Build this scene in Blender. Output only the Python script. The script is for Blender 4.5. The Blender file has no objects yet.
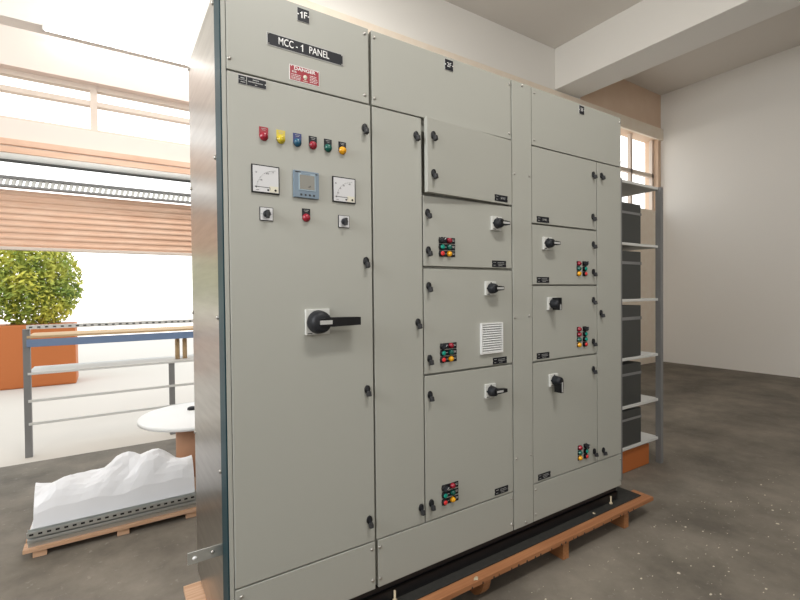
import bpy, bmesh, math, random
from mathutils import Vector, Matrix
random.seed(7)
C = bpy.context.scene.collection
SC = bpy.context.scene
PI = math.pi

# ------------------------------------------------------------------ camera
yaw, pitch, roll = .573617917, -.016319561, -.01017549
F = Vector((math.sin(yaw)*math.cos(pitch), math.cos(yaw)*math.cos(pitch), math.sin(pitch)))
R0 = Vector((math.cos(yaw), -math.sin(yaw), 0))
U0 = R0.cross(F)
R = math.cos(roll)*R0 + math.sin(roll)*U0
U = -math.sin(roll)*R0 + math.cos(roll)*U0
cam = bpy.data.cameras.new('camera')
cam.sensor_width = 36
cam.lens = 449.10*36/800
cam.shift_x = 0.001875
cam.clip_start = .02
co = bpy.data.objects.new('camera', cam)
C.objects.link(co)
M = Matrix((R, U, -F)).transposed().to_4x4()
M.translation = Vector((0, -1.55377, 1.385))
co.matrix_world = M
SC.camera = co

# ------------------------------------------------------------------ world, lights, exposure
SC.view_settings.view_transform = 'Standard'
SC.view_settings.look = 'None'
SC.view_settings.exposure = 0.0
SC.view_settings.gamma = 1
SC.view_settings.use_curve_mapping = False
w = bpy.data.worlds.new('sky')
SC.world = w
w.use_nodes = True
nt = w.node_tree
bg = nt.nodes['Background']
tc = nt.nodes.new('ShaderNodeTexCoord')
sx = nt.nodes.new('ShaderNodeSeparateXYZ')
cr = nt.nodes.new('ShaderNodeValToRGB')
cr.color_ramp.elements[0].position = 0.0
cr.color_ramp.elements[0].color = (1, .97, .92, 1)
cr.color_ramp.elements[1].position = .8
cr.color_ramp.elements[1].color = (.85, .93, 1, 1)
nt.links.new(tc.outputs['Generated'], sx.inputs[0])
nt.links.new(sx.outputs['Z'], cr.inputs['Fac'])
nt.links.new(cr.outputs[0], bg.inputs['Color'])
bg.inputs['Strength'].default_value = 2.1

def area(name, loc, to, sx_, sy_, watt, col=(1, 1, 1)):
    l = bpy.data.lights.new(name, 'AREA')
    l.shape = 'RECTANGLE'
    l.size, l.size_y, l.energy, l.color = sx_, sy_, watt, col
    o = bpy.data.objects.new(name, l)
    C.objects.link(o)
    o.location = loc
    o.rotation_euler = (Vector(to)-Vector(loc)).to_track_quat('-Z', 'Y').to_euler()
    return o
# ceiling lighting of the workshop bay, daylight from an unseen window at left, and two added fill lights
area('ceiling_light', (1.2, -2.1, 4.75), (1.2, -1.2, 0), 1.3, .35, 92, (1, .98, .94))
area('back_wall_fill', (1.2, 1.3, 4.8), (1.2, 2.2, 0), 2.4, .6, 62, (1, .97, .93))  # unseen light added to brighten the back wall, not a known fitting
area('front_fill', (1.9, -4.05, 2.9), (1.7, 0, 2.3), 3.2, 1.5, 11, (1, .86, .70))  # warm fill added behind the camera to light the panel front
area('window_light_left', (-2.5, -.5, 2.7), (3, -.5, 2.7), 1.0, 1.8, 115, (.95, .98, 1))

# ------------------------------------------------------------------ materials
MT = {}
def mat(name, col, rough=.5, metal=0, noise=None, bump=None, coat=0, emis=None, spec=None):
    m = bpy.data.materials.new(name)
    m.use_nodes = True
    n, L = m.node_tree.nodes, m.node_tree.links
    b = n['Principled BSDF']
    b.inputs['Base Color'].default_value = (*col, 1)
    b.inputs['Roughness'].default_value = rough
    b.inputs['Metallic'].default_value = metal
    if coat: b.inputs['Coat Weight'].default_value = coat
    if spec is not None: b.inputs['Specular IOR Level'].default_value = spec
    t = None
    if noise or bump:
        t = n.new('ShaderNodeTexCoord')
    if noise:
        sc, col2, stretch = noise
        mp = n.new('ShaderNodeMapping'); mp.inputs['Scale'].default_value = stretch
        tx = n.new('ShaderNodeTexNoise'); tx.inputs['Scale'].default_value = sc
        tx.inputs['Detail'].default_value = 6; tx.inputs['Roughness'].default_value = .6
        rp = n.new('ShaderNodeValToRGB')
        rp.color_ramp.elements[0].position = .35; rp.color_ramp.elements[1].position = .65
        rp.color_ramp.elements[0].color = (*col, 1); rp.color_ramp.elements[1].color = (*col2, 1)
        L.new(t.outputs['Object'], mp.inputs[0]); L.new(mp.outputs[0], tx.inputs['Vector'])
        L.new(tx.outputs['Fac'], rp.inputs[0]); L.new(rp.outputs[0], b.inputs['Base Color'])
    if bump:
        sc, st, stretch = bump
        mp = n.new('ShaderNodeMapping'); mp.inputs['Scale'].default_value = stretch
        tx = n.new('ShaderNodeTexNoise'); tx.inputs['Scale'].default_value = sc
        tx.inputs['Detail'].default_value = 3
        bp = n.new('ShaderNodeBump'); bp.inputs['Strength'].default_value = st
        bp.inputs['Distance'].default_value = .002
        L.new(t.outputs['Object'], mp.inputs[0]); L.new(mp.outputs[0], tx.inputs['Vector'])
        L.new(tx.outputs['Fac'], bp.inputs['Height']); L.new(bp.outputs[0], b.inputs['Normal'])
    if emis:
        b.inputs['Emission Color'].default_value = (*emis[0], 1)
        b.inputs['Emission Strength'].default_value = emis[1]
    MT[name] = m
    return m
one = (1, 1, 1)
mat('paint', (.362, .362, .325), .42, bump=(420, .10, one))
mat('frame_paint', (.362, .362, .325), .45)
mat('teal', (.006, .032, .042), .45, spec=.25)
mat('galvanised', (.40, .38, .355), .31, 1.0, noise=(6, (.48, .46, .43), (1, .6, 8)), bump=(30, .05, (1, 1, 12)))
mat('zinc', (.62, .64, .63), .35, .9)
mat('screw', (.45, .43, .40), .32, .9)
mat('black', (.006, .006, .007), .4, spec=.3)
mat('black_soft', (.012, .013, .016), .5, spec=.3)
mat('dark_flap', (.026, .026, .028), .45, spec=.35)
mat('grey_plastic', (.56, .56, .53), .45)
mat('vent_plastic', (.68, .68, .67), .5)
mat('vent_dark', (.10, .10, .10), .7)
mat('label_silver', (.42, .42, .41), .45)
mat('label_black', (.007, .008, .012), .45, spec=.3)
mat('white', (.80, .80, .79), .45)
mat('meter_white', (.56, .56, .57), .35)
mat('cream', (.62, .59, .48), .4)
mat('red_label', (.30, .012, .025), .45)
mat('yellow_label', (.58, .46, .05), .4)
mat('blue_label', (.02, .03, .14), .4)
mat('red_lens', (.26, .008, .022), .22, coat=.15)
mat('green_lens', (.004, .085, .065), .22, coat=.15)
mat('blue_lens', (.01, .075, .14), .22, coat=.15)
mat('yellow_lens', (.52, .40, .02), .22, coat=.15)
mat('amber_lens', (.70, .32, .008), .22, coat=.15)
mat('green_button', (.0, .27, .20), .35)
mat('red_button', (.62, .03, .03), .35)
mat('meter_blue', (.15, .205, .26), .4)
mat('meter_blue_light', (.27, .35, .41), .4)
mat('lcd', (.17, .165, .14), .2)
mat('base_black', (.006, .006, .007), .4)
mat('rubber', (.020, .019, .017), .7, noise=(40, (.028, .027, .024), one), spec=.3)
mat('wood', (.27, .105, .04), .6, noise=(7, (.38, .165, .07), (.4, 9, 9)), bump=(10, .3, (1, 12, 12)))
mat('wood_leg', (.30, .12, .042), .6, noise=(7, (.38, .17, .07), (9, .4, 9)))
mat('pale_wood', (.52, .30, .17), .7, noise=(9, (.66, .42, .28), (.4, 14, 3)), bump=(12, .5, (.5, 20, 4)))
mat('wall_white', (.86, .84, .80), .8, bump=(5, .3, one))
mat('wall_dim', (.38, .35, .31), .85)
mat('wall_cream', (.88, .79, .67), .8, noise=(8, (.85, .74, .61), one))
mat('wall_orange', (.72, .53, .39), .8, noise=(2, (.76, .58, .44), one))
mat('ceiling_paint', (.74, .70, .65), .85, bump=(3, .3, one))
mat('wall_pink', (.86, .74, .68), .8)
mat('steel_grey', (.20, .20, .20), .5)
mat('light_grey', (.62, .62, .60), .6)
mat('dark_grey', (.05, .052, .05), .5)
mat('blue_steel', (.15, .22, .36), .5)
mat('orange_crate', (.45, .13, .03), .6)
mat('cardboard', (.52, .36, .20), .8)
mat('brown_drum', (.45, .24, .14), .7)
mat('wrap', (.72, .72, .74), .4, bump=(9, 1.0, one))
mat('plaster_bit', (.54, .48, .38), .9)
mat('card', (.42, .35, .24), .8)
mat('leaf', (.12, .22, .04), .7, noise=(3, (.62, .58, .08), one))
mat('outside_wall', (.55, .50, .44), .9)
mat('window_frame_paint', (.72, .62, .54), .6)
mat('rusty_pink', (.50, .16, .14), .7)
mat('clear_film', (.75, .77, .78), .2)
# roller shutter: ridged slats
mat('slat', (.74, .47, .33), .6, noise=(3, (.82, .58, .44), (1, 1, 5)))
# concrete floor
def floor_mat():
    m = mat('concrete', (.2, .18, .155), .75)
    n, L = m.node_tree.nodes, m.node_tree.links
    b = n['Principled BSDF']
    t = n.new('ShaderNodeTexCoord')
    a = n.new('ShaderNodeTexNoise'); a.inputs['Scale'].default_value = 1.6; a.inputs['Detail'].default_value = 10; a.inputs['Roughness'].default_value = .65
    s = n.new('ShaderNodeTexNoise'); s.inputs['Scale'].default_value = 22; s.inputs['Detail'].default_value = 8; s.inputs['Roughness'].default_value = .7
    r1 = n.new('ShaderNodeValToRGB')
    r1.color_ramp.elements[0].position = .35; r1.color_ramp.elements[1].position = .68
    r1.color_ramp.elements[0].color = (.10, .086, .068, 1); r1.color_ramp.elements[1].color = (.23, .20, .16, 1)
    r2 = n.new('ShaderNodeValToRGB')
    r2.color_ramp.elements[0].position = .60; r2.color_ramp.elements[1].position = .74
    r2.color_ramp.elements[0].color = (0, 0, 0, 1); r2.color_ramp.elements[1].color = (.55, .55, .55, 1)
    mx = n.new('ShaderNodeMix'); mx.data_type = 'RGBA'
    mx.inputs['B'].default_value = (.44, .41, .35, 1)
    for x in (a, s): L.new(t.outputs['Object'], x.inputs['Vector'])
    L.new(a.outputs['Fac'], r1.inputs[0]); L.new(s.outputs['Fac'], r2.inputs[0])
    L.new(r1.outputs[0], mx.inputs['A']); L.new(r2.outputs[0], mx.inputs['Factor'])
    L.new(mx.outputs['Result'], b.inputs['Base Color'])
    bp = n.new('ShaderNodeBump'); bp.inputs['Strength'].default_value = .4; bp.inputs['Distance'].default_value = .004
    L.new(s.outputs['Fac'], bp.inputs['Height']); L.new(bp.outputs[0], b.inputs['Normal'])
floor_mat()

# ------------------------------------------------------------------ mesh builder
class MB:
    def __init__(s): s.v, s.f, s.m, s.sm, s.mats = [], [], [], [], []
    def mi(s, name):
        if name not in s.mats: s.mats.append(name)
        return s.mats.index(name)
    def add(s, vs, fs, m, smooth=False):
        k = len(s.v); i = s.mi(m)
        s.v += [tuple(v) for v in vs]
        for f in fs:
            s.f.append([k+j for j in f]); s.m.append(i); s.sm.append(smooth)
        return s
    def box(s, x0, x1, y0, y1, z0, z1, m, bev=0):
        if bev <= 0:
            v = [(x, y, z) for x in (x0, x1) for y in (y0, y1) for z in (z0, z1)]
            f = [(0, 1, 3, 2), (4, 6, 7, 5), (0, 4, 5, 1), (2, 3, 7, 6), (0, 2, 6, 4), (1, 5, 7, 3)]
            return s.add(v, f, m)
        b = bmesh.new()
        bmesh.ops.create_cube(b, size=1)
        for v in b.verts:
            v.co = ((x0+x1)/2+v.co.x*(x1-x0), (y0+y1)/2+v.co.y*(y1-y0), (z0+z1)/2+v.co.z*(z1-z0))
        bmesh.ops.bevel(b, geom=b.edges[:], offset=bev, segments=2, profile=.6, affect='EDGES')
        return s.bm(b, m)
    def bm(s, b, m, smooth=False):
        b.verts.index_update()
        s.add([v.co.copy() for v in b.verts], [[v.index for v in f.verts] for f in b.faces], m, smooth)
        b.free()
        return s
    # surface of revolution about an axis; prof = [(radius, t)]
    def rev(s, c, axis, prof, m, n=20, smooth=True, cap=True):
        c = Vector(c); a = Vector(axis).normalized()
        u = a.orthogonal().normalized(); w_ = a.cross(u)
        vs, fs = [], []
        for r, t in prof:
            for k in range(n):
                an = 2*PI*k/n
                vs.append(c+a*t+u*r*math.cos(an)+w_*r*math.sin(an))
        for i in range(len(prof)-1):
            for k in range(n):
                k2 = (k+1) % n
                fs.append((i*n+k, i*n+k2, (i+1)*n+k2, (i+1)*n+k))
        if cap:
            fs.append(tuple(range(n))[::-1]); fs.append(tuple((len(prof)-1)*n+k for k in range(n)))
        return s.add(vs, fs, m, smooth)
    def cyl(s, c, axis, r, h, m, n=20):
        b = min(r, h)*.12
        return s.rev(c, axis, [(r-b*.0, 0), (r, h-b), (r-b, h)], m, n, False)
    def prism(s, pts, y0, y1, m):           # pts in (x, z), extruded along y
        n = len(pts)
        vs = [(x, y0, z) for x, z in pts]+[(x, y1, z) for x, z in pts]
        fs = [tuple(range(n)), tuple(range(n, 2*n))[::-1]]+[(i, i+n, (i+1) % n+n, (i+1) % n) for i in range(n)]
        return s.add(vs, fs, m)
    def xform(s, M_, start=0):
        s.v[start:] = [tuple(M_ @ Vector(v)) for v in s.v[start:]]
        return s
    def text(s, body, x, y, z, h, m, sx_=1.0, bold=0, depth=.0006, align='CENTER'):
        cu = bpy.data.curves.new('t', 'FONT'); cu.body = body
        cu.align_x = align; cu.align_y = 'CENTER'; cu.offset = bold; cu.resolution_u = 3
        o = bpy.data.objects.new('t', cu); C.objects.link(o)
        bpy.context.view_layer.update()
        me = bpy.data.meshes.new_from_object(o.evaluated_get(bpy.context.evaluated_depsgraph_get()))
        k = h/.7
        s.add([(x+v.co.x*k*sx_, y-depth, z+v.co.y*k) for v in me.vertices], [list(p.vertices) for p in me.polygons], m)
        bpy.data.objects.remove(o); bpy.data.curves.remove(cu); bpy.data.meshes.remove(me)
        return s
    def one(s, x, y, z, h, m, k=1.0):
        """a numeral 1 with its flag"""
        s.prism([(x-.02*h*k, z-h/2), (x+.15*h*k, z-h/2), (x+.15*h*k, z+h/2), (x+.03*h*k, z+h/2),
                 (x-.06*h*k, z+.36*h), (x-.22*h*k, z+.26*h), (x-.22*h*k, z+.12*h), (x-.02*h*k, z+.22*h)], y-.0006, y-.0001, m)
        return s
    def mesh(s, name, org=(0, 0, 0)):
        me = bpy.data.meshes.new(name)
        o = Vector(org)
        me.from_pydata([tuple(Vector(v)-o) for v in s.v], [], s.f)
        for n_ in s.mats: me.materials.append(MT[n_])
        me.polygons.foreach_set('material_index', s.m)
        me.polygons.foreach_set('use_smooth', s.sm)
        b = bmesh.new(); b.from_mesh(me)
        bmesh.ops.recalc_face_normals(b, faces=b.faces[:])
        b.to_mesh(me); b.free()
        me.update()
        return me

WL = {}
def put(name, me, at, parent=None, label=None, rot=None):
    """one object; at is its place in the world"""
    o = bpy.data.objects.new(name, me)
    C.objects.link(o)
    at = Vector(at)
    WL[o.name] = at
    o.parent = parent
    o.location = at-WL[parent.name] if parent else at
    if rot: o.rotation_euler = rot
    if label: o['label'] = label
    return o
def obj(name, mb, org=(0, 0, 0), parent=None, label=None, rot=None):
    return put(name, mb.mesh(name, org), org, parent, label, rot)
def thing(name, at, label, cat, group=None):
    o = put(name, None, at)
    o['label'] = label; o['category'] = cat
    if group: o['group'] = group
    return o
def tag(o, label, cat, group=None, kind=None):
    o['label'] = label; o['category'] = cat
    if group: o['group'] = group
    if kind: o['kind'] = kind
    return o
def struct(name, mb):
    o = obj(name, mb); o['kind'] = 'structure'
    return o

# ------------------------------------------------------------------ the room
b = MB().box(-2.9, 9.3, -4.5, 3.25, -.2, 0, 'concrete'); struct('floor', b)
b = MB().box(-2.9, 9.3, -4.5, 3.25, 5.13, 5.35, 'ceiling_paint'); struct('ceiling', b)
# back wall with its openings (x ranges of the opening bay: -1.7 .. 1.7)
b = MB()
X0, X1 = -1.7, 1.7
b.box(X0-1.2, X0, 3, 3.25, 0, 5.13, 'wall_white')
b.box(X1, 6.5, 3, 3.25, 0, 5.13, 'wall_white')
b.box(6.5, 7.3, 3, 3.25, 0, 5.13, 'wall_orange')
b.box(7.3, 8.9, 3, 3.25, 0, 2.9, 'wall_cream')
b.box(7.3, 8.9, 3, 3.25, 4.27, 5.13, 'wall_orange')
b.box(8.9, 9.3, 3, 3.25, 0, 5.13, 'wall_orange')
b.box(X0, X1, 3, 3.25, 3.54, 5.13, 'wall_white')
b.box(X0, X1, 3, 3.25, 3.17, 3.47, 'wall_pink')
b.box(X0, X1, 3, 3.25, 2.60, 2.76, 'wall_pink')
struct('wall_back', b)
b = MB().box(-2.9, -2.6, -4.5, 3.0, 0, 1.3, 'wall_white').box(-2.9, -2.6, -4.5, 3, 3.6, 5.13, 'wall_white') \
    .box(-2.9, -2.6, -4.5, -2.6, 1.3, 3.6, 'wall_white').box(-2.9, -2.6, 0, 3, 1.3, 3.6, 'wall_white')
struct('wall_left', b)
struct('wall_right', MB().box(9.0, 9.3, -4.5, 3.0, 0, 5.13, 'wall_white'))
b = MB().box(-2.9, 9.3, -4.5, -4.2, 0, 1.9, 'wall_white').box(-2.9, 9.3, -4.5, -4.2, 3.9, 5.13, 'wall_white') \
    .box(-2.9, -1.0, -4.5, -4.2, 1.9, 3.9, 'wall_white').box(3.4, 9.3, -4.5, -4.2, 1.9, 3.9, 'wall_white')
for i_ in range(len(b.mats)): b.mats[i_] = 'wall_dim'  # unseen wall: opening added to light the panel, darker grey cuts bounce
struct('wall_front', b)
# lintel band along the back wall, and the cross beam
b = MB().box(-2.6, 9.0, 2.95, 3.0, 4.25, 4.465, 'wall_cream', .006); struct('trim_1', b)
b = MB().box(5.86, 6.45, -4.2, 3.0, 4.50, 5.13, 'wall_white', .01); struct('trim_2', b)
# windows of the opening bay
b = MB()
for z in (2.76, 3.0, 3.13): b.box(X0, X1, 3.08, 3.14, z, z+.04, 'window_frame_paint')
for x in (X0, -.9, -.1, .9, X1-.05): b.box(x, x+.05, 3.07, 3.15, 2.76, 3.17, 'window_frame_paint')
struct('window_1', b)
b = MB()
for x in (7.3, 8.1, 8.84): b.box(x, x+.06, 3.08, 3.14, 2.9, 4.27, 'window_frame_paint')
b.box(7.3, 8.9, 3.08, 3.14, 3.55, 3.62, 'window_frame_paint')
struct('window_2', b)
# outside
b = MB().box(-9, 9, 3.25, 16, -.2, -.02, 'outside_wall'); struct('ground_outside', b)

# timber slat panels, pipe and truss above the opening
t = thing('roller_shutter', (0, 3.1, 1.78), 'pink-orange ridged shutter half lowered over the bright opening at left', 'shutter')
b = MB()
k = 9
for i in range(k):
    z = 1.78+i*.05
    b.prism([(X0, z), (X1, z), (X1, z+.05), (X0, z+.05)], 3.10, 3.112, 'slat')
    b.rev((X0, 3.105, z+.022), (1, 0, 0), [(.017, 0), (.017, X1-X0)], 'slat', 8)
obj('curtain', b, (0, 3.1, 1.78), t)
obj('bottom_rail', MB().box(X0, X1, 3.07, 3.13, 1.755, 1.78, 'window_frame_paint', .004), (0, 3.1, 1.78), t)
t = thing('lattice_truss', (0, 3.05, 2.23), 'grey perforated steel truss rail above the pink-orange shutter', 'truss')
b = MB().box(X0, X1, 3.0, 3.05, 2.235, 2.25, 'steel_grey').box(X0, X1, 3.0, 3.05, 2.30, 2.32, 'steel_grey')
obj('rail', b, (0, 3.05, 2.23), t)
b = MB()
for i in range(84):
    x = X0+i*.04
    b.prism([(x, 2.25), (x+.022, 2.25), (x+.035, 2.30), (x+.013, 2.30)], 3.01, 3.04, 'light_grey')
obj('lattice', b, (0, 3.05, 2.23), t)
b = MB().rev((X0+.01, 2.955, 2.45), (1, 0, 0), [(.035, 0), (.035, X1-X0-.02)], 'light_grey', 14).rev((X0+.01, 2.935, 2.42), (1, 0, 0), [(.012, 0), (.012, X1-X0-.02)], 'dark_grey', 8)
tag(obj('pipe', b), 'grey pipe running level below the timber slats, cable beneath it', 'pipe')
b = MB()
for z in (2.49, 2.55): b.prism([(X0+.01, z), (X1-.01, z), (X1-.01, z+.045), (X0+.01, z+.045)], 2.955, 2.99, 'slat')
tag(obj('slat_board', b), 'two timber slat boards fixed above the grey pipe', 'slats')
# fluorescent batten on the pinkish wall
t = thing('tube_light', (.3, 2.97, 3.5), 'bright white fluorescent tube high on the pinkish wall at left', 'tube light')
obj('batten', MB().box(-.4, 1.0, 2.96, 3.0, 3.49, 3.54, 'light_grey', .004), (.3, 2.97, 3.5), t)
mat('tube_glow', (1, 1, 1), .3, emis=((1, .98, .95), 9))
obj('tube', MB().rev((-.38, 2.935, 3.49), (1, 0, 0), [(.016, 0), (.016, 1.36)], 'tube_glow', 12), (.3, 2.97, 3.5), t)

# ------------------------------------------------------------------ fittings (built once, meshes shared)
def me_of(mb, name): return mb.mesh(name)
def latch_mesh():
    m = MB()
    m.rev((0, 0, 0), (0, -1, 0), [(.0125, 0), (.0125, .005), (.0108, .0068)], 'black', 22)
    m.xform(Matrix.Translation((0, 0, .003)) @ Matrix.Scale(1.35, 4, (0, 0, 1)))
    k0 = len(m.v)
    m.box(-.0075, .0075, -.022, -.004, -.027, -.006, 'dark_flap', .003)
    m.box(-.0055, .0055, -.010, -.004, -.008, .010, 'black_soft', .002)
    m.xform(Matrix.Translation((0, 0, -.004)) @ Matrix.Rotation(math.radians(-14), 4, 'X') @ Matrix.Translation((0, 0, .004)), k0)
    return m
LATCH = me_of(latch_mesh(), 'latch')
SCREW = me_of(MB().rev((0, 0, 0), (0, -1, 0), [(.0065, 0), (.0065, .0015), (.0055, .003), (.0035, .0045), (.0015, .005)], 'screw', 14), 'screw')
SIDESCREW = me_of(MB().rev((0, 0, 0), (-1, 0, 0), [(.008, 0), (.008, .002), (.0065, .005), (.003, .007)], 'screw', 14), 'side_screw')
BOLT = me_of(MB().rev((0, 0, 0), (0, 0, 1), [(.007, 0), (.007, .006), (.004, .006), (.004, .014)], 'screw', 10), 'stud')

def lamp_mesh(lens, lab):
    m = MB()
    m.box(-.0155, .0155, -.0022, 0, -.002, .033, lab, .0006)
    for i, wd in enumerate((.018, .012)): m.box(-wd/2, wd/2, -.0025, -.0021, .0265-i*.005, .0278-i*.005, 'label_silver')
    m.rev((0, 0, 0), (0, -1, 0), [(.0148, 0), (.0148, .005), (.0135, .007), (.0125, .007), (.012, .012), (.009, .0155), (.004, .0172), (.001, .0175)], lens, 22)
    return m
def small_lamp_mesh(lens, side):
    m = MB()
    x0, x1 = (-.012, .035) if side > 0 else (-.017, .013)
    m.box(x0, x1, -.002, 0, -.0130, .0130, 'label_black', .0006)
    if side > 0: m.box(.020, .030, -.0026, -.0019, -.002, .001, 'label_silver').box(.017, .032, -.0026, -.0019, .004, .0055, 'label_silver')
    m.rev((0, 0, 0), (0, -1, 0), [(.0128, 0), (.0128, .005), (.0115, .007), (.0112, .011), (.008, .015), (.001, .0165)], lens, 20)
    return m
def button_mesh(colr, side):
    m = MB()
    x0, x1 = (-.012, .034) if side > 0 else (-.018, .013)
    m.box(x0, x1, -.002, 0, -.0130, .0130, 'label_black', .0006)
    if side > 0: m.box(.019, .029, -.0026, -.0019, -.001, .001, 'label_silver')
    m.rev((0, 0, 0), (0, -1, 0), [(.0138, 0), (.0138, .008), (.0125, .011), (.0100, .011)], 'black', 22)
    m.rev((0, 0, 0), (0, -1, 0), [(.0097, .009), (.0097, .014), (.008, .0155), (.001, .0156)], colr, 20)
    return m
def knob_mesh(side):
    m = MB()
    x0, x1 = (-.012, .034) if side > 0 else (-.018, .013)
    m.box(x0, x1, -.002, 0, -.0130, .0130, 'label_black', .0006)
    m.rev((0, 0, 0), (0, -1, 0), [(.0138, 0), (.0138, .008), (.0125, .011)], 'black', 22)
    k0 = len(m.v)
    m.box(-.0045, .0045, -.026, -.010, -.0125, .0125, 'black_soft', .002)
    m.box(-.0008, .0008, -.0264, -.0255, .001, .011, 'white')
    m.xform(Matrix.Rotation(math.radians(40), 4, 'Y'), k0)
    return m
LM = {}
def fit(key, maker):
    if key not in LM: LM[key] = maker().mesh(key)
    return LM[key]

def rotary_mesh(plate, h, lever, thick, blacktip=False, ang=0, both=False, disc=.0245, end=.85, fat=.40, deep=.35):
    m = MB()
    p = plate/2
    m.box(-p, p, -h, 0, -p, p, 'grey_plastic', .002)
    m.box(-.004, .004, -h-.0006, -h, p-.010, p-.004, 'black_soft')
    m.box(-p+.004, -p+.009, -h-.0006, -h, -.004, .004, 'black_soft')
    m.box(-p+.006, -p+.024, -h-.0006, -h, -p+.004, -p+.007, 'black_soft')
    k0 = len(m.v)
    m.rev((0, 0, 0), (0, -1, 0), [(disc, h), (disc, h+.006), (disc*.93, h+thick*.6), (disc*.80, h+thick*.85), (disc*.6, h+thick*.9)], 'black_soft', 28)
    y1 = -(h+thick*deep); y0 = -(h+thick)
    x0 = -lever if both else -disc*.25
    wd = disc*fat
    m.prism([(x0, wd*.9), (disc*.9, wd*1.15), (lever, wd*end), (lever, -wd*end), (disc*.9, -wd*1.15), (x0, -wd*.9)], y0, y1, 'black')
    e = lever*.93 if not blacktip else lever*.62
    m.box(disc*.15 if lever < .09 else -.014, e if lever < .09 else .034, y0-.0008, y0, -wd*.5, wd*.5, 'label_silver', 0)
    if ang: m.xform(Matrix.Rotation(math.radians(ang), 4, 'Y'), k0)
    return m

def plate_mesh(wd, hg, border=True):
    """small black engraved plate with two side notches"""
    m = MB()
    a, c = wd/2, hg/2
    n = .003
    pts = [(-a, -c), (a, -c), (a, -n), (a-n, 0), (a, n), (a, c), (-a, c), (-a, n), (-a+n, 0), (-a, -n)]
    m.prism(pts, -.0015, 0, 'label_black')
    return m
def engraved(wd, hg, spare=False):
    m = plate_mesh(wd, hg)
    a = wd/2
    y = -.0015
    def dash(x0, x1, z, h=.0022):
        x = x0
        while x < x1-.002:
            l = min(random.uniform(.002, .005), x1-x)
            m.box(x, x+l, y-.0004, y, z-h/2, z+h/2, 'label_silver'); x += l+.0012
    dash(-a+.008, -a+.026, hg*.22)
    dash(-a+.008, -a+.022, -hg*.24)
    if spare:
        m.text('SPARE', .012, y, .0, .010, 'label_silver', .85, .01)
    else:
        dash(-a+.036, a-.014, hg*.20); dash(-a+.036, a-.010, -.001); dash(-a+.042, a-.026, -hg*.28)
    return m

# ------------------------------------------------------------------ the motor control panel: three cubicles
ZB, ZH, ZT = .198, .392, 2.4215
Z1 = 2.126
G = .003          # half of the dark joint
YF, YB = 0.0, .66

def cabinet(x0, x1, label):
    t = thing('control_cabinet', ((x0+x1)/2, .33, ZB), label, 'electrical cabinet')
    b = MB().box(max(x0+.001, .324), x1-.001, .022, YB, ZB, ZT-.004, 'frame_paint')
    obj('housing', b, t.location, t)
    return t
def slab(name, par, x0, x1, z0, z1, y0=YF, y1=.020, bev=.0022, label=None):
    b = MB().box(x0, x1, y0, y1, z0, z1, 'paint', bev)
    return obj(name, b, ((x0+x1)/2, y0, (z0+z1)/2), par, label)
def screws(par, pts, y=0):
    for x, z in pts: put('screw', SCREW, (x, y, z), par)
def latches(par, pts, y=0):
    for x, z in pts: put('latch', LATCH, (x-.006, y, z+.004), par)

c1 = cabinet(.321, .884, 'left cubicle of the grey motor control panel, with MCC - 1 PANEL sign and two meters')
c2 = cabinet(.884, 1.8165, 'middle cubicle of the grey motor control panel, with four compartment doors and white vent')
c3 = cabinet(1.8165, 2.612, 'right-hand cubicle of the grey motor control panel, farthest from the sheet metal side')

# --- side of cubicle 1
obj('side_strip', MB().box(.3195, .324, .003, .088, ZB, ZT, 'teal', .001), c1.location, c1, 'dark teal corner strip')
obj('side_sheet', MB().box(.3205, .324, .089, YB, ZB, ZT, 'galvanised'), c1.location, c1, 'bare galvanised side sheet')
for z in (2.39, 1.86, 1.305, .765):
    put('side_screw', SIDESCREW, (.3205, .642, z), c1)
    put('side_screw', SIDESCREW, (.3205, .102, z), c1)
obj('frame_strip', MB().box(.3243, .3385, .0025, .022, ZB, ZT, 'frame_paint', .0015), c1.location, c1)

# --- cubicle 1
L1, R1 = .3405, .8805
tc1 = slab('top_cover', c1, L1, .8745, Z1+G, ZT)
screws(tc1, [(.349, 2.1644), (.349, 2.397), (.8575, 2.3972), (.8570, 2.1598)])
def text_plate(name, par, x0, x1, z0, z1, txt, h, sx_, bold=.02, m='label_black', bord=.0025):
    cx, cz = (x0+x1)/2, (z0+z1)/2
    b = MB().box(x0, x1, -.0022, 0, z0, z1, 'label_silver', .0006)
    b.box(x0+bord, x1-bord, -.0027, -.0005, z0+bord, z1-bord, m, .0004)
    if txt: b.text(txt, cx, -.0027, cz, h, 'white', sx_, bold)
    return b, (cx, 0, cz)
b, o_ = text_plate('sign_plate', tc1, .474, .764, 2.2445, 2.2895, '', .0235, .80)
b.text('MCC -', .5490, -.0027, 2.2672, .0250, 'white', .72, .006)
b.one(.6010, -.0027, 2.2672, .0250, 'white', .9)
b.text('PANEL', .6660, -.0027, 2.2672, .0250, 'white', .76, .006)
for x in (.480, .758):
    for z in (2.250, 2.284): b.rev((x, 0, z), (0, -1, 0), [(.0025, .0027), (.0025, .0034)], 'screw', 8)
obj('sign_plate', b, o_, tc1, 'black plate reading MCC - 1 PANEL')
b, o_ = text_plate('', tc1, .584, .630, 2.362, 2.410, '', .021, .95, bord=.0012)
b.one(.600, -.0027, 2.386, .0230, 'white').text('F', .6145, -.0027, 2.386, .0230, 'white', .95, .01)
b.box(.585, .590, -.0031, -.0027, 2.384, 2.388, 'white').box(.624, .629, -.0031, -.0027, 2.384, 2.388, 'white')
obj('marker_plate', b, o_, tc1, 'small black plate reading 1F')
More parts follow.
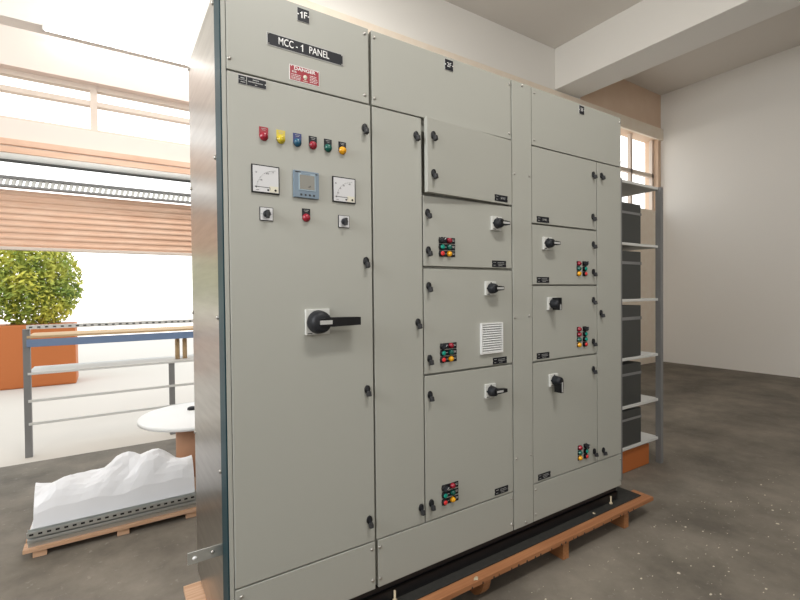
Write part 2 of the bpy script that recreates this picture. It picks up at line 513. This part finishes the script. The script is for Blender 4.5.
# danger plate
b = MB().box(.5528, .6662, -.0012, 0, 2.145, 2.200, 'white', .0005).box(.5548, .6642, -.0017, 0, 2.147, 2.198, 'red_label', .0003)
b.text('DANGER', .6095, -.0017, 2.1890, .0115, 'white', 1.22, .02)
b.text('415', .5700, -.0017, 2.1760, .0075, 'white', 1.1, .02)
b.rev((.6115, 0, 2.1665), (0, -1, 0), [(.0075, .0017), (.0075, .0021), (.001, .0022)], 'cream', 16)
b.box(.6080, .6150, -.0021, -.0017, 2.1565, 2.1610, 'cream')
b.box(.6025, .6205, -.0021, -.0017, 2.1505, 2.1525, 'cream')
for z in (2.166, 2.1605, 2.155, 2.1505):
    x = .560
    while x < .594:
        l = random.uniform(.003, .008); b.box(x, min(x+l, .596), -.0021, -.0017, z, z+.0018, 'white'); x += l+.002
for z in (2.1745, 2.169, 2.1635, 2.158, 2.1525):
    x = .629
    while x < .655:
        l = random.uniform(.003, .008); b.box(x, min(x+l, .659), -.0021, -.0017, z, z+.0018, 'white'); x += l+.002
for x in (.560, .659): b.rev((x, 0, 2.1955), (0, -1, 0), [(.0018, .0017), (.0018, .0022)], 'white', 8)
obj('danger_plate', b, (.609, 0, 2.172), tc1, 'red plate reading DANGER')

d1 = slab('door', c1, L1, R1, ZH+G, Z1-G)
latches(d1, [(.860, 2.0233), (.859, 1.503), (.858, .9981), (.861, .4779)])
# engraved plate
b = MB().box(.3754, .470, -.0018, 0, 2.0880, 2.118, 'label_silver', .0005).box(.3765, .469, -.0022, 0, 2.0893, 2.1168, 'label_black', .0003)
b.box(.4025, .4040, -.0026, -.0022, 2.090, 2.116, 'label_silver').box(.3775, .4030, -.0026, -.0022, 2.1025, 2.1037, 'label_silver')
for x0, x1, z, h in ((.384, .397, 2.109, .003), (.384, .399, 2.096, .003), (.424, .444, 2.110, .003), (.409, .458, 2.1025, .0032), (.431, .438, 2.0945, .0028)):
    x = x0
    while x < x1:
        l = random.uniform(.002, .004); b.box(x, min(x+l, x1), -.0026, -.0022, z-h/2, z+h/2, 'label_silver'); x += l+.0012
b.rev((.4665, 0, 2.103), (0, -1, 0), [(.002, .0022), (.002, .003)], 'white', 8)
obj('nameplate', b, (.4227, 0, 2.103), d1)
for i, (x, ln, lb) in enumerate([(.4585, 'red', 'red_label'), (.5185, 'yellow', 'yellow_label'), (.5785, 'blue', 'blue_label'),
                                 (.6375, 'red', 'label_black'), (.6970, 'green', 'label_black'), (.7560, 'amber', 'label_black')]):
    put('indicator_lamp', fit('lamp_'+ln+lb, lambda: lamp_mesh(ln+'_lens', lb)), (x, 0, 1.926), d1, ln+' round indicator lamp')
put('indicator_lamp', fit('lamp_redlabel_black', lambda: lamp_mesh('red_lens', 'label_black')), (.608, 0, 1.660), d1, 'red round indicator lamp below the digital meter')

def analog(kind):
    m = MB(); a = .048
    m.box(-a, a, -.006, 0, -a, a, 'black', .001)
    m.box(-a+.004, a-.004, -.0066, -.005, -a+.004, a-.004, 'meter_white')
    m.box(.012, a-.005, -.0070, -.0066, -a+.005, -a+.026, 'cream')
    m.box(-a+.010, .014, -.0072, -.0066, -.0285, -.0268, 'black')
    m.box(.013, .0145, -.0072, -.0066, -.036, -.0268, 'black')
    m.rev((-.034, 0, -.0275), (0, -1, 0), [(.0022, .0066), (.0022, .0076)], 'black', 10)
    m.rev((.0075, 0, -.036), (0, -1, 0), [(.0034, .0066), (.0034, .0074)], 'dark_flap', 12)
    m.rev((.033, 0, -.035), (0, -1, 0), [(.0040, .0066), (.0036, .0084)], 'black', 12)
    m.box(-.034, -.024, -.0070, -.0066, -.039, -.0375, 'dark_flap')
    # scale arc
    cx, cz, r = .034, -.034, .066
    for j in range(26):
        an = math.radians(92+j*3.4)
        x, z = cx+r*math.cos(an), cz+r*math.sin(an)
        if x < -a+.007 or z > a-.006: continue
        w_ = .0014 if j % 5 == 0 else .0006
        m.box(x-w_/2, x+w_/2, -.0070, -.0066, z-.0012, z+.0012, 'black_soft')
    if kind == 'V':
        m.text('V', -.033, -.0066, .020, .007, 'black', 1, .01)
        for x, z, s_ in ((-.017, -.004, '100'), (.005, .020, '300'), (.025, .026, '5')): m.text(s_, x, -.0066, z, .005, 'black', 1, .01)
    else:
        m.text('A', -.035, -.0066, .022, .007, 'black', 1, .01)
        for x, z, s_ in ((-.026, -.014, '10'), (-.017, .004, '20'), (-.003, .016, '30'), (.022, .024, '60')): m.text(s_, x, -.0066, z, .005, 'black', 1, .01)
    return m
put('analogue_meter', analog('V').mesh('meter'), (.4620, 0, 1.7792), d1, 'square white voltmeter with black rim')
put('analogue_meter', analog('A').mesh('meter'), (.7600, 0, 1.7768), d1, 'square white ammeter with black rim')
m = MB(); a = .048
m.box(-a, a, -.010, 0, -a, a, 'meter_blue', .0015)
m.box(-.030, .034, -.0112, -.010, -.022, .040, 'meter_blue_light', .0005)
m.box(-.026, .030, -.0116, -.0112, -.018, .033, 'lcd')
m.box(-.020, .014, -.0118, -.0112, .0345, .0385, 'meter_blue')
m.box(-.042, -.022, -.0104, -.010, .040, .044, 'dark_flap').box(.034, .042, -.0104, -.010, .038, .042, 'dark_flap')
for i in range(4): m.box(-.024+i*.016, -.017+i*.016, -.0112, -.010, -.041, -.034, 'dark_flap', .0006)
m.prism([(.006, -.010), (.012, -.009), (.016, -.003), (.013, -.003), (.010, -.007), (.005, -.008)], -.0120, -.0116, 'dark_flap')
put('digital_meter', m.mesh('digital_meter'), (.6080, 0, 1.778), d1, 'blue-grey digital meter with grey screen')
def selector():
    m = MB(); a = .0235
    m.box(-a, a, -.004, 0, -a, a, 'dark_flap', .0008)
    m.box(-a+.0022, a-.0022, -.0046, -.003, -a+.0022, a-.0022, 'meter_white')
    for x, z in ((-.017, 0), (.017, 0), (0, .017)): m.box(x-.002, x+.002, -.005, -.0046, z-.0005, z+.0005, 'black_soft')
    m.rev((0, 0, 0), (0, -1, 0), [(.0125, .0046), (.0125, .012), (.011, .016)], 'black_soft', 22)
    m.box(-.0045, .0045, -.028, -.010, -.016, .012, 'dark_flap', .002)
    return m
for x, z, lb in ((.4635, 1.661, 'selector switch below the voltmeter'), (.7585, 1.6575, 'selector switch below the ammeter')):
    put('selector_switch', fit('selector', selector), (x, 0, z), d1, lb)
m = rotary_mesh(.094, .012, .150, .052, disc=.043, end=1.0, fat=.34)
put('rotary_handle', m.mesh('rotary_handle'), (.6440, 0, 1.281), d1, 'large black switch handle pointing right')
bc1 = slab('bottom_cover', c1, L1, R1, ZB, ZH-G)
screws(bc1, [(.3603, .3625), (.3603, .234), (.8665, .3618), (.8680, .2357)])

# --- cubicle 2
L2, R2 = .8885, 1.6690
tc2 = slab('top_cover', c2, L2, R2, Z1+G, ZT)
screws(tc2, [(.9005, 2.3948), (.9003, 2.1565), (1.659, 2.3951), (1.657, 2.1564)])
b, o_ = text_plate('', tc2, 1.2564, 1.3046, 2.362, 2.4105, '2F', .019, .95, 0, bord=.0012)
b.box(1.2574, 1.2620, -.0031, -.0027, 2.384, 2.388, 'white').box(1.299, 1.3036, -.0031, -.0027, 2.384, 2.388, 'white')
obj('marker_plate', b, o_, tc2, 'small black plate reading 2F')
al2 = slab('door', c2, L2, 1.1270, ZH+G, Z1-G)
latches(al2, [(1.105, 2.0396), (1.106, 1.2513), (1.1135, .4581)])
S1, S2, S3 = 1.8055, 1.4925, 1.0275
DL, DR = 1.1330, 1.6690
Dd = []
for i, (z0, z1) in enumerate([(S1, Z1), (S2, S1), (S3, S2), (ZH, S3)]):
    if i == 0:
        # this door stands slightly ajar about its right-hand edge
        b = MB().box(DL, DR, -.003, .017, z0+G, z1-G, 'paint', .0022)
        d = obj('door', b, (DR, 0, (z0+z1)/2), c2, 'compartment door standing slightly proud at its left edge')
        Dd.append(d)
        continue
    Dd.append(slab('door', c2, DL, DR, z0+G+(.003 if i < 3 else 0), z1-G-(.003 if i < 3 else 0)))
latches(Dd[0], [(1.1720, 2.043), (1.1720, 1.883)], -.003)
latches(Dd[1], [(1.1620, 1.7198), (1.1640, 1.559)])
latches(Dd[2], [(1.1640, 1.4059), (1.1660, 1.092)])
latches(Dd[3], [(1.1660, .9354), (1.1680, .4633)])
def nplate(par, x0, x1, z0, z1, spare=False, y=0):
    random.seed(int(x0*1000+z0*77))
    obj('nameplate', engraved(x1-x0, z1-z0, spare), (0, 0, 0), par).location = Vector(((x0+x1)/2, y, (z0+z1)/2))-WL[par.name]
nplate(Dd[0], 1.546, 1.636, 1.8175, 1.8475, True, -.003)
nplate(Dd[1], 1.5355, 1.6283, 1.503, 1.534)
nplate(Dd[2], 1.5364, 1.629, 1.0375, 1.0686)
nplate(Dd[3], 1.5431, 1.6331, .4050, .4360)
Dd[0].rotation_euler = (0, 0, math.radians(3.1))
def rotary(par, x, z, lever, ang=0, both=False, tip=False):
    th, dp = (.050, .12) if ang else (.036, .35)
    key = 'rotary%g%g%d' % (lever, ang, both)
    put('rotary_handle', fit(key, lambda: rotary_mesh(.066, .012, lever, th, tip, ang, both, deep=dp)), (x, 0, z), par,
        'black switch handle pointing '+('up and down' if both else 'down' if ang else 'right'))
rotary(Dd[1], 1.5590, 1.7095, .050)
rotary(Dd[2], 1.5170, 1.4010, .050)
rotary(Dd[3], 1.5120, .9165, .072, tip=True)
def cluster(par, xl, xr, z, side, kinds_l, kinds_r, pitch=.0292):
    for x, ks in ((xl, kinds_l), (xr, kinds_r)):
        for i, k in enumerate(ks):
            zz = z-i*pitch
            if k == 'S': put('selector_knob', fit('knob%d' % side, lambda: knob_mesh(side)), (x, 0, zz), par, 'black selector knob')
            elif k[0] == 'B':
                c = k[1:]; put('push_button', fit('button%s%d' % (c, side), lambda: button_mesh(c+'_button', side)), (x, 0, zz), par, c+' push button')
            else:
                put('indicator_lamp', fit('small%s%d' % (k, side), lambda: small_lamp_mesh(k+'_lens', side)), (x, 0, zz), par, k+' indicator lamp')
SB = ['S', 'Bgreen', 'Bred']; LP = ['red', 'green', 'amber']
cluster(Dd[1], 1.2285, 1.2725, 1.6128, 1, SB, LP)
cluster(Dd[2], 1.2305, 1.2765, 1.1470, 1, SB, LP)
cluster(Dd[3], 1.2330, 1.2800, .5190, 1, SB, LP, .031)
# ventilation grille
b = MB()
vx0, vx1, vz0, vz1 = 1.4545, 1.5955, 1.0925, 1.2370
b.box(vx0, vx0+.006, -.012, 0, vz0, vz1, 'vent_plastic', .001).box(vx1-.006, vx1, -.012, 0, vz0, vz1, 'vent_plastic', .001)
b.box(vx0+.006, vx1-.006, -.012, 0, vz0, vz0+.006, 'vent_plastic', .001).box(vx0+.006, vx1-.006, -.012, 0, vz1-.006, vz1, 'vent_plastic', .001)
b.box(vx0+.008, vx1-.008, -.003, 0, vz0+.006, vz1-.006, 'vent_dark')
for i in range(12):
    z = vz0+.0070+i*.0111
    b.add([(x, y, zz) for x in (vx0+.005, vx1-.005) for y, zz in ((-.0125, z), (-.0120, z+.0022), (-.004, z+.0078), (-.0045, z+.0056))],
          [(0, 1, 2, 3), (7, 6, 5, 4), (0, 4, 5, 1), (1, 5, 6, 2), (2, 6, 7, 3), (3, 7, 4, 0)], 'vent_plastic')
obj('vent_grille', b, ((vx0+vx1)/2, 0, (vz0+vz1)/2), Dd[2], 'white louvred vent')
st = slab('cover_strip', c2, 1.6750, 1.8140, ZB, ZT, y0=-.001)
screws(st, [(1.7480, 2.408), (1.690, 1.9642), (1.7985, 1.967), (1.687, 1.2563), (1.7915, 1.2598), (1.693, .5516), (1.8005, .5508), (1.7569, .2158)], -.001)
bc2 = slab('bottom_cover', c2, .8945, R2, ZB, ZH-G)
screws(bc2, [(.9035, .3593), (.904, .2326), (1.6585, .3608), (1.6575, .2338)])

# --- cubicle 3
L3, R3 = 1.8185, 2.609
tc3 = slab('top_cover', c3, L3, R3, Z1+G, ZT)
screws(tc3, [(1.8385, 2.3948), (1.835, 2.1558), (2.600, 2.3936), (2.600, 2.1596)])
b, o_ = text_plate('', tc3, 2.2042, 2.2500, 2.3655, 2.4125, '3F', .019, .95, 0, bord=.0012)
b.box(2.2052, 2.2095, -.0031, -.0027, 2.387, 2.391, 'white').box(2.2447, 2.249, -.0031, -.0027, 2.387, 2.391, 'white')
obj('marker_plate', b, o_, tc3, 'small black plate reading 3F')
T1, T2, T3 = 1.7300, 1.4155, 1.0210
Ed = []
for i, (z0, z1) in enumerate([(T1, Z1), (T2, T1), (T3, T2), (ZH, T3)]):
    Ed.append(slab('door', c3, L3, 2.3640, z0+G+(.0015 if i < 3 else 0), z1-G-(.0015 if i else 0)))
latches(Ed[0], [(2.338, 2.0398), (2.333, 1.8001)])
latches(Ed[1], [(2.336, 1.6435), (2.336, 1.4862)])
latches(Ed[2], [(2.335, 1.3259), (2.334, 1.0876)])
latches(Ed[3], [(2.333, .9294), (2.340, .4537)])
nplate(Ed[0], 1.853, 1.9485, 1.7410, 1.7710, True)
nplate(Ed[1], 1.8508, 1.9467, 1.4285, 1.4585)
nplate(Ed[2], 1.8478, 1.9455, 1.0345, 1.0656)
nplate(Ed[3], 1.853, 1.9498, .4035, .4345)
rotary(Ed[1], 1.9260, 1.6335, .054)
rotary(Ed[2], 1.9600, 1.3190, .032, 90, True)
rotary(Ed[3], 1.9715, .9150, .060, 90)
cluster(Ed[1], 2.1960, 2.2490, 1.5370, -1, LP, SB, .0285)
cluster(Ed[2], 2.1960, 2.2490, 1.1720, -1, ['red', 'red', 'green', 'amber'], ['S', 'Bgreen', 'Bgreen', 'Bred'])
cluster(Ed[3], 2.2000, 2.2530, .5090, -1, LP, SB)
al3 = slab('door', c3, 2.3710, R3, ZH+G, Z1-G)
latches(al3, [(2.416, 2.0442), (2.408, 1.2488), (2.428, .4424)])
bc3 = slab('bottom_cover', c3, L3, R3, ZB, ZH-G)
screws(bc3, [(1.8350, .3619), (1.8350, .2347), (2.598, .3599), (2.5985, .234)])
for c, xs in ((c1, (.40, .80)), (c2, (.9083, 1.5933)), (c3, (1.8265, 2.5097))):
    for x in xs:
        put('roof_bolt', BOLT, (x, .03, ZT-.004), c)

# lifting bracket bolted to the left side
t = thing('fixing_bracket', (.262, .09, .497), 'flat zinc bracket sticking out low on the bare sheet metal side', 'bracket')
b = MB().box(.2085, .3190, .088, .092, .4765, .5165, 'zinc', .0006)
b.rev((.2300, .088, .494), (0, -1, 0), [(.0075, 0), (.0075, .0006)], 'white', 14)
obj('plate', b, t.location, t)
put('bolt', SCREW, (.2870, .088, .497), t)

# ------------------------------------------------------------------ base channel, mat, pallet
t = thing('base_channel', (1.44, .33, .126), 'black steel channel base under the grey control panel', 'steel base')
b = MB()
b.box(.330, 2.560, .004, .650, .176, .198, 'base_black')
b.box(.325, 2.560, -.004, .004, .132, .175, 'base_black', .001).box(.325, 2.560, -.004, .045, .169, .175, 'base_black')
b.box(.325, 2.560, -.004, .045, .126, .132, 'base_black')
b.box(.325, .331, .004, .650, .126, .175, 'base_black').box(2.554, 2.560, .004, .65, .126, .175, 'base_black')
b.box(.325, 2.560, .610, .656, .126, .175, 'base_black')
obj('channel', b, t.location, t)
obj('end_plate', MB().box(.3205, .3245, -.002, .655, .1265, .197, 'galvanised'), t.location, t, 'bare metal end plate')
for x in (.960, 2.470):
    b = MB().rev((x, -.018, .1265), (0, 0, 1), [(.010, 0), (.010, .008), (.0045, .008), (.0045, .045)], 'card', 10)
    obj('anchor_bolt', b, (x, -.018, .126), t, 'pale anchor bolt')
t = tag(obj('floor_mat', MB().box(.36, 2.73, -.054, .68, .1205, .126, 'rubber', .001)), 'dark grey sheet lying on the wooden pallet under the black base', 'sheet')

t = thing('wooden_pallet', (1.5, .3, 0), 'long low orange-brown wooden pallet carrying the control panel', 'pallet')
for y0, y1, x0 in ((-.103, .02, .33), (.16, .28, .33), (.38, .58, .252), (.62, .70, .38)):
    b = MB()
    xa = x0
    b.box(xa, 2.78, y0, y1, .098, .1203, 'pale_wood' if y0 == .38 else 'wood', .0015)
    if y0 < 0:
        # saw-cut notches along the lower front edge
        random.seed(3)
        x = 1.30
        while x < 2.6:
            b.box(x, x+.004+random.random()*.006, y0-.0008, y0+.01, .0975, .1075, 'black_soft')
            x += random.uniform(.03, .09)
    obj('deck_board', b, ((xa+2.78)/2, (y0+y1)/2, .098), t)
for x in (.325, .865, 1.405, 1.963, 2.515):
    y0 = -.086
    b = MB()
    if x in (1.405,):       # its end is cut to a curve
        pts = [(0, .0975), (0, .0)]
        prof = [(-.090, .0975), (-.086, .07), (-.076, .04), (-.055, .015), (-.03, .001), (.69, .001), (.69, .0975)]
    else:
        ye = .57 if x < .5 else .69
        prof = [(y0, .0975), (y0, .001), (ye, .001), (ye, .0975)]
    n = len(prof)
    vs = [(x-.022, y, z) for y, z in prof]+[(x+.022, y, z) for y, z in prof]
    b.add(vs, [tuple(range(n)), tuple(range(n, 2*n))[::-1]]+[(i, (i+1) % n, (i+1) % n+n, i+n) for i in range(n)], 'wood_leg')
    obj('bearer', b, (x, .3, 0), t)
# scrap of card and crumbs
def scrap(x, y, z, r, seed, m='plaster_bit', h=.002):
    random.seed(seed)
    n = random.randint(5, 7); q = random.uniform(.3, .8)
    pts = [(x+r*random.uniform(.45, 1)*math.cos(2*PI*i/n), y+q*r*random.uniform(.5, 1)*math.sin(2*PI*i/n)) for i in range(n)]
    vs = [(a, c, z) for a, c in pts]+[(a+(x-a)*.2, c+(y-c)*.2, z+h) for a, c in pts]
    return vs, [tuple(range(n)), tuple(range(n, 2*n))[::-1]]+[(i, (i+1) % n, (i+1) % n+n, i+n) for i in range(n)], m
b = MB()
vs, fs, m = scrap(0, 0, 0, .026, 5, 'cream', .002)
b.add(vs, fs, 'card')
tag(obj('card_scrap', b, rot=(math.radians(8), 0, .4)), 'pale torn card scrap on the pallet front board', 'scrap').location = (1.340, -.088, .1225)
b = MB()
vs, fs, m = scrap(0, 0, 0, .016, 9, 'cream', .002)
b.add(vs, fs, 'card')
tag(obj('card_scrap', b, rot=(0, 0, 1.0)), 'tiny pale chip on the dark sheet near the far end of the base', 'scrap').location = (2.285, -.030, .1262)
b = MB()
random.seed(11)
for i in range(520):
    x = random.uniform(.9, 4.2); y = random.uniform(-1.6, -.16)
    r = random.choice([.003, .003, .004, .005, .006, .008, .01, .016]) * random.uniform(.5, 1)
    vs, fs, m = scrap(x, y, .0003, r, 100+i, 'plaster_bit', .0015)
    b.add(vs, fs, 'plaster_bit')
    random.seed(5000+i)
tag(obj('floor_debris', b), 'flakes of plaster and dust scattered over the concrete floor', 'debris', kind='stuff')

# ------------------------------------------------------------------ left background
# cable drum used as a table
t = thing('cable_drum', (.56, 2.2, 0), 'round cable drum with white top and brown core behind the left side', 'cable drum')
obj('top_flange', MB().rev((.56, 2.2, .445), (0, 0, 1), [(.40, 0), (.40, .022), (.395, .027), (.06, .027)], 'white', 48), (.56, 2.2, .445), t)
obj('core', MB().rev((.56, 2.2, .03), (0, 0, 1), [(.15, 0), (.15, .415)], 'brown_drum', 32), (.56, 2.2, .03), t)
obj('bottom_flange', MB().rev((.56, 2.2, 0), (0, 0, 1), [(.38, 0), (.38, .03)], 'pale_wood', 40), (.56, 2.2, 0), t)
tag(obj('black_cap', MB().rev((.545, 2.34, .472), (0, 0, 1), [(.035, 0), (.033, .015), (.02, .022)], 'black_soft', 18)), 'small black disc lying on the white top of the drum', 'cap')
# materials pallet
t = thing('scrap_pallet', (.2, 1.68, 0), 'small pink-brown pallet on the floor under the stacked metal sheets', 'pallet')
for i, y in enumerate((1.47, 1.59, 1.70)):
    obj('deck_board', MB().box(-.40, .46, y, y+.085, .035, .055, 'pale_wood', .002), (0, y, .035), t)
for x in (-.36, .02, .38):
    obj('bearer', MB().box(x, x+.06, 1.48, 1.78, 0, .035, 'pale_wood', .002), (x, 1.7, 0), t)
z = .055
for i, (h, mm, x1, y0, ang) in enumerate([(.022, 'zinc', .45, 1.49, 0), (.010, 'wrap', .44, 1.50, 2), (.016, 'zinc', .46, 1.47, -2), (.012, 'wrap', .43, 1.50, 3)]):
    b = MB().box(-.38, x1, y0, y0+.28, z, z+h, mm, .002)
    o = tag(obj('metal_sheet', b, (0, 1.7, z)), ['grey metal sheet lowest in the stack on the small pallet', 'pale wrapped sheet second from the bottom of the pallet stack',
                                               'grey metal sheet third from the bottom of the pallet stack', 'pale wrapped sheet fourth up in the pallet stack'][i], 'sheet')
    z += h+.0005
b = MB().box(-.38, .45, 1.46, 1.50, z, z+.003, 'zinc').box(-.38, .45, 1.46, 1.463, z+.003, z+.030, 'zinc').box(-.38, .45, 1.497, 1.50, z+.003, z+.030, 'zinc')
for i in range(22): b.box(-.37+i*.037, -.352+i*.037, 1.4595, 1.4605, z+.011, z+.021, 'black_soft')
tag(obj('slotted_channel', b, (0, 1.48, z)), 'slotted zinc channel lying across the front of the sheet stack', 'channel')
# crumpled wrapped bundle on top
b = MB()
random.seed(21)
nx, ny = 26, 18
vs = []
for j in range(ny):
    for i in range(nx):
        u, v = i/(nx-1), j/(ny-1)
        x = -.36+.80*u; y = 1.53+.24*v
        env = math.sin(PI*min(1, max(0, v))) ** .5*(.72+.28*math.sin(PI*u*.85)) if 0 < v < 1 else 0
        zz = z+.001+env*(.27+.03*math.sin(9*u+4*v)+.018*math.sin(23*u-7*v)+random.uniform(-.006, .006))
        vs.append((x, y, zz))
fs = [(j*nx+i, j*nx+i+1, (j+1)*nx+i+1, (j+1)*nx+i) for j in range(ny-1) for i in range(nx-1)]
k = len(vs)
vs += [(v[0], v[1], z+.0005) for v in vs]
fs += [tuple(reversed([q+k for q in f])) for f in fs]
edge = [i for i in range(nx)]+[j*nx+nx-1 for j in range(1, ny)]+[(ny-1)*nx+i for i in range(nx-2, -1, -1)]+[j*nx for j in range(ny-2, 0, -1)]
fs += [(edge[i], edge[(i+1) % len(edge)], edge[(i+1) % len(edge)]+k, edge[i]+k) for i in range(len(edge))]
b.add(vs, fs, 'wrap', False)
tag(obj('wrapped_bundle', b, (0, 1.7, z)), 'crumpled white plastic-wrapped bundle on top of the sheet stack', 'bundle')

# storage rack just outside the opening
t = thing('storage_rack', (.2, 3.6, 0), 'steel rack with blue beam standing outside the bright opening', 'rack')
obj('beam', MB().box(-.6, 1.3, 3.44, 3.48, .945, 1.01, 'blue_steel', .002), (.2, 3.6, .9), t, 'blue beam')
b = MB().box(-.6, 1.3, 3.44, 3.47, 1.10, 1.135, 'light_grey')
for i in range(34): b.box(-.58+i*.055, -.558+i*.055, 3.438, 3.441, 1.111, 1.123, 'dark_grey')
obj('slotted_rail', b, (.2, 3.6, 1.1), t)
obj('shelf', MB().box(-.6, 1.3, 3.46, 3.9, .70, .72, 'light_grey', .002), (.2, 3.6, .7), t)
obj('shelf', MB().box(-.6, 1.3, 3.46, 3.9, 1.02, 1.04, 'cardboard', .002), (.2, 3.6, 1.0), t)
for z in (.46, .26): obj('crossbar', MB().box(-.6, 1.3, 3.46, 3.48, z, z+.022, 'light_grey', .002), (.2, 3.6, z), t)
for x in (-.6, .53, 1.26): obj('post', MB().box(x-.03, x+.02, 3.47, 3.52, -.02, 1.1 if x != .53 else .70, 'steel_grey'), (x, 3.5, 0), t)
for i, x in enumerate((.595, .665)):
    tag(obj('brown_tin', MB().rev((x, 3.62, .721), (0, 0, 1), [(.022, 0), (.022, .20), (.018, .21)], 'cardboard', 16)),
        ['tall brown tube on the rack shelf, left one of the pair', 'tall brown tube on the rack shelf, right one of the pair, beside the side sheet'][i], 'tube', 'brown tubes on the rack')
# greenery and a building outside, to the left
def tree(cx, cy, h, r, seed, label):
    t = thing('tree', (cx, cy, -.02), label, 'tree', 'trees outside the opening')
    obj('trunk', MB().rev((cx, cy, -.02), (0, 0, 1), [(.14, 0), (.10, h*.5), (.05, h*.8)], 'brown_drum', 12), (cx, cy, 0), t)
    random.seed(seed)
    m = MB(); vs, fs = [], []
    for i in range(6000):
        while True:
            p = Vector((random.uniform(-1, 1), random.uniform(-1, 1), random.uniform(-1, 1)))
            if .35 < p.length < 1: break
        p = Vector((cx+p.x*r, cy+p.y*r, h*.62+p.z*h*.40))
        d = Vector((random.uniform(-1, 1), random.uniform(-1, 1), random.uniform(-1, 1))).normalized()
        e = d.orthogonal().normalized(); s_ = random.uniform(.035, .07)
        k = len(vs)
        vs += [p-d*s_, p-e*s_*.45, p+d*s_, p+e*s_*.45]
        fs.append((k, k+1, k+2, k+3))
    m.add(vs, fs, 'leaf')
    obj('foliage', m, (cx, cy, h*.6), t)
tree(-2.9, 9.5, 3.6, 1.4, 32, 'green leafy tree outside the opening, left of the bush')
t = thing('bush', (-.95, 7.6, -.02), 'yellow-green bush in a terracotta planter outside the opening', 'bush')
obj('planter', MB().box(-1.5, -.45, 7.3, 7.9, -.02, .95, 'orange_crate', .03), (-.95, 7.6, 0), t)
random.seed(77)
m = MB(); vs, fs = [], []
for i in range(5200):
    while True:
        p = Vector((random.uniform(-1, 1), random.uniform(-1, 1), random.uniform(-1, 1)))
        if p.length < 1: break
    p = Vector((-.97+p.x*.62, 7.6+p.y*.45, 1.6+p.z*.75))
    d = Vector((random.uniform(-1, 1), random.uniform(-1, 1), random.uniform(-1, 1))).normalized()
    e = d.orthogonal().normalized(); s_ = random.uniform(.03, .06)
    k = len(vs)
    vs += [p-d*s_, p-e*s_*.45, p+d*s_, p+e*s_*.45]
    fs.append((k, k+1, k+2, k+3))
m.add(vs, fs, 'leaf')
obj('foliage', m, (-.95, 7.6, 1), t)

# ------------------------------------------------------------------ right background: rack with dark boxes
t = thing('shelf_unit', (3.4, .6, 0), 'tall grey shelf unit standing past the right end of the panel', 'shelf unit')
for x in (3.125, 3.70):
    for y in (.33, .83): obj('post', MB().box(x-.02, x+.02, y-.02, y+.02, 0, 2.2, 'steel_grey'), (x, y, 0), t)
for z in (.19, .50, .86, 1.30, 1.72, 2.18):
    obj('shelf', MB().box(3.125, 3.70, .33, .83, z, z+.02, 'light_grey', .002), (3.4, .6, z), t)
words = {.21: 'lowest', .52: 'second', .88: 'third', 1.32: 'fourth', 1.74: 'topmost'}
for z, h in ((.21, .27), (.52, .31), (.88, .39), (1.32, .36), (1.74, .30)):
    b = MB().box(3.15, 3.45, .34, .80, z, z+h, 'dark_grey', .006).box(3.15, 3.45, .336, .342, z+h*.72, z+h*.78, 'steel_grey')
    tag(obj('storage_box', b, (3.27, .6, z)), 'dark grey storage box on the shelf unit, '+words[z]+' shelf from the floor' if z < 1.7 else 'dark grey storage box on the topmost shelf of the unit', 'box', 'dark boxes on the shelf unit')
t = thing('crate', (3.3, .6, 0), 'orange crate on the floor under the grey shelf unit', 'crate')
b = MB()
b.box(3.155, 3.60, .36, .372, .004, .165, 'orange_crate', .003).box(3.155, 3.60, .788, .80, .004, .165, 'orange_crate', .003)
b.box(3.155, 3.167, .372, .788, .004, .165, 'orange_crate', .003).box(3.588, 3.60, .372, .788, .004, .165, 'orange_crate', .003)
b.box(3.16, 3.595, .365, .795, .001, .014, 'orange_crate')
obj('crate_body', b, (3.3, .6, 0), t)
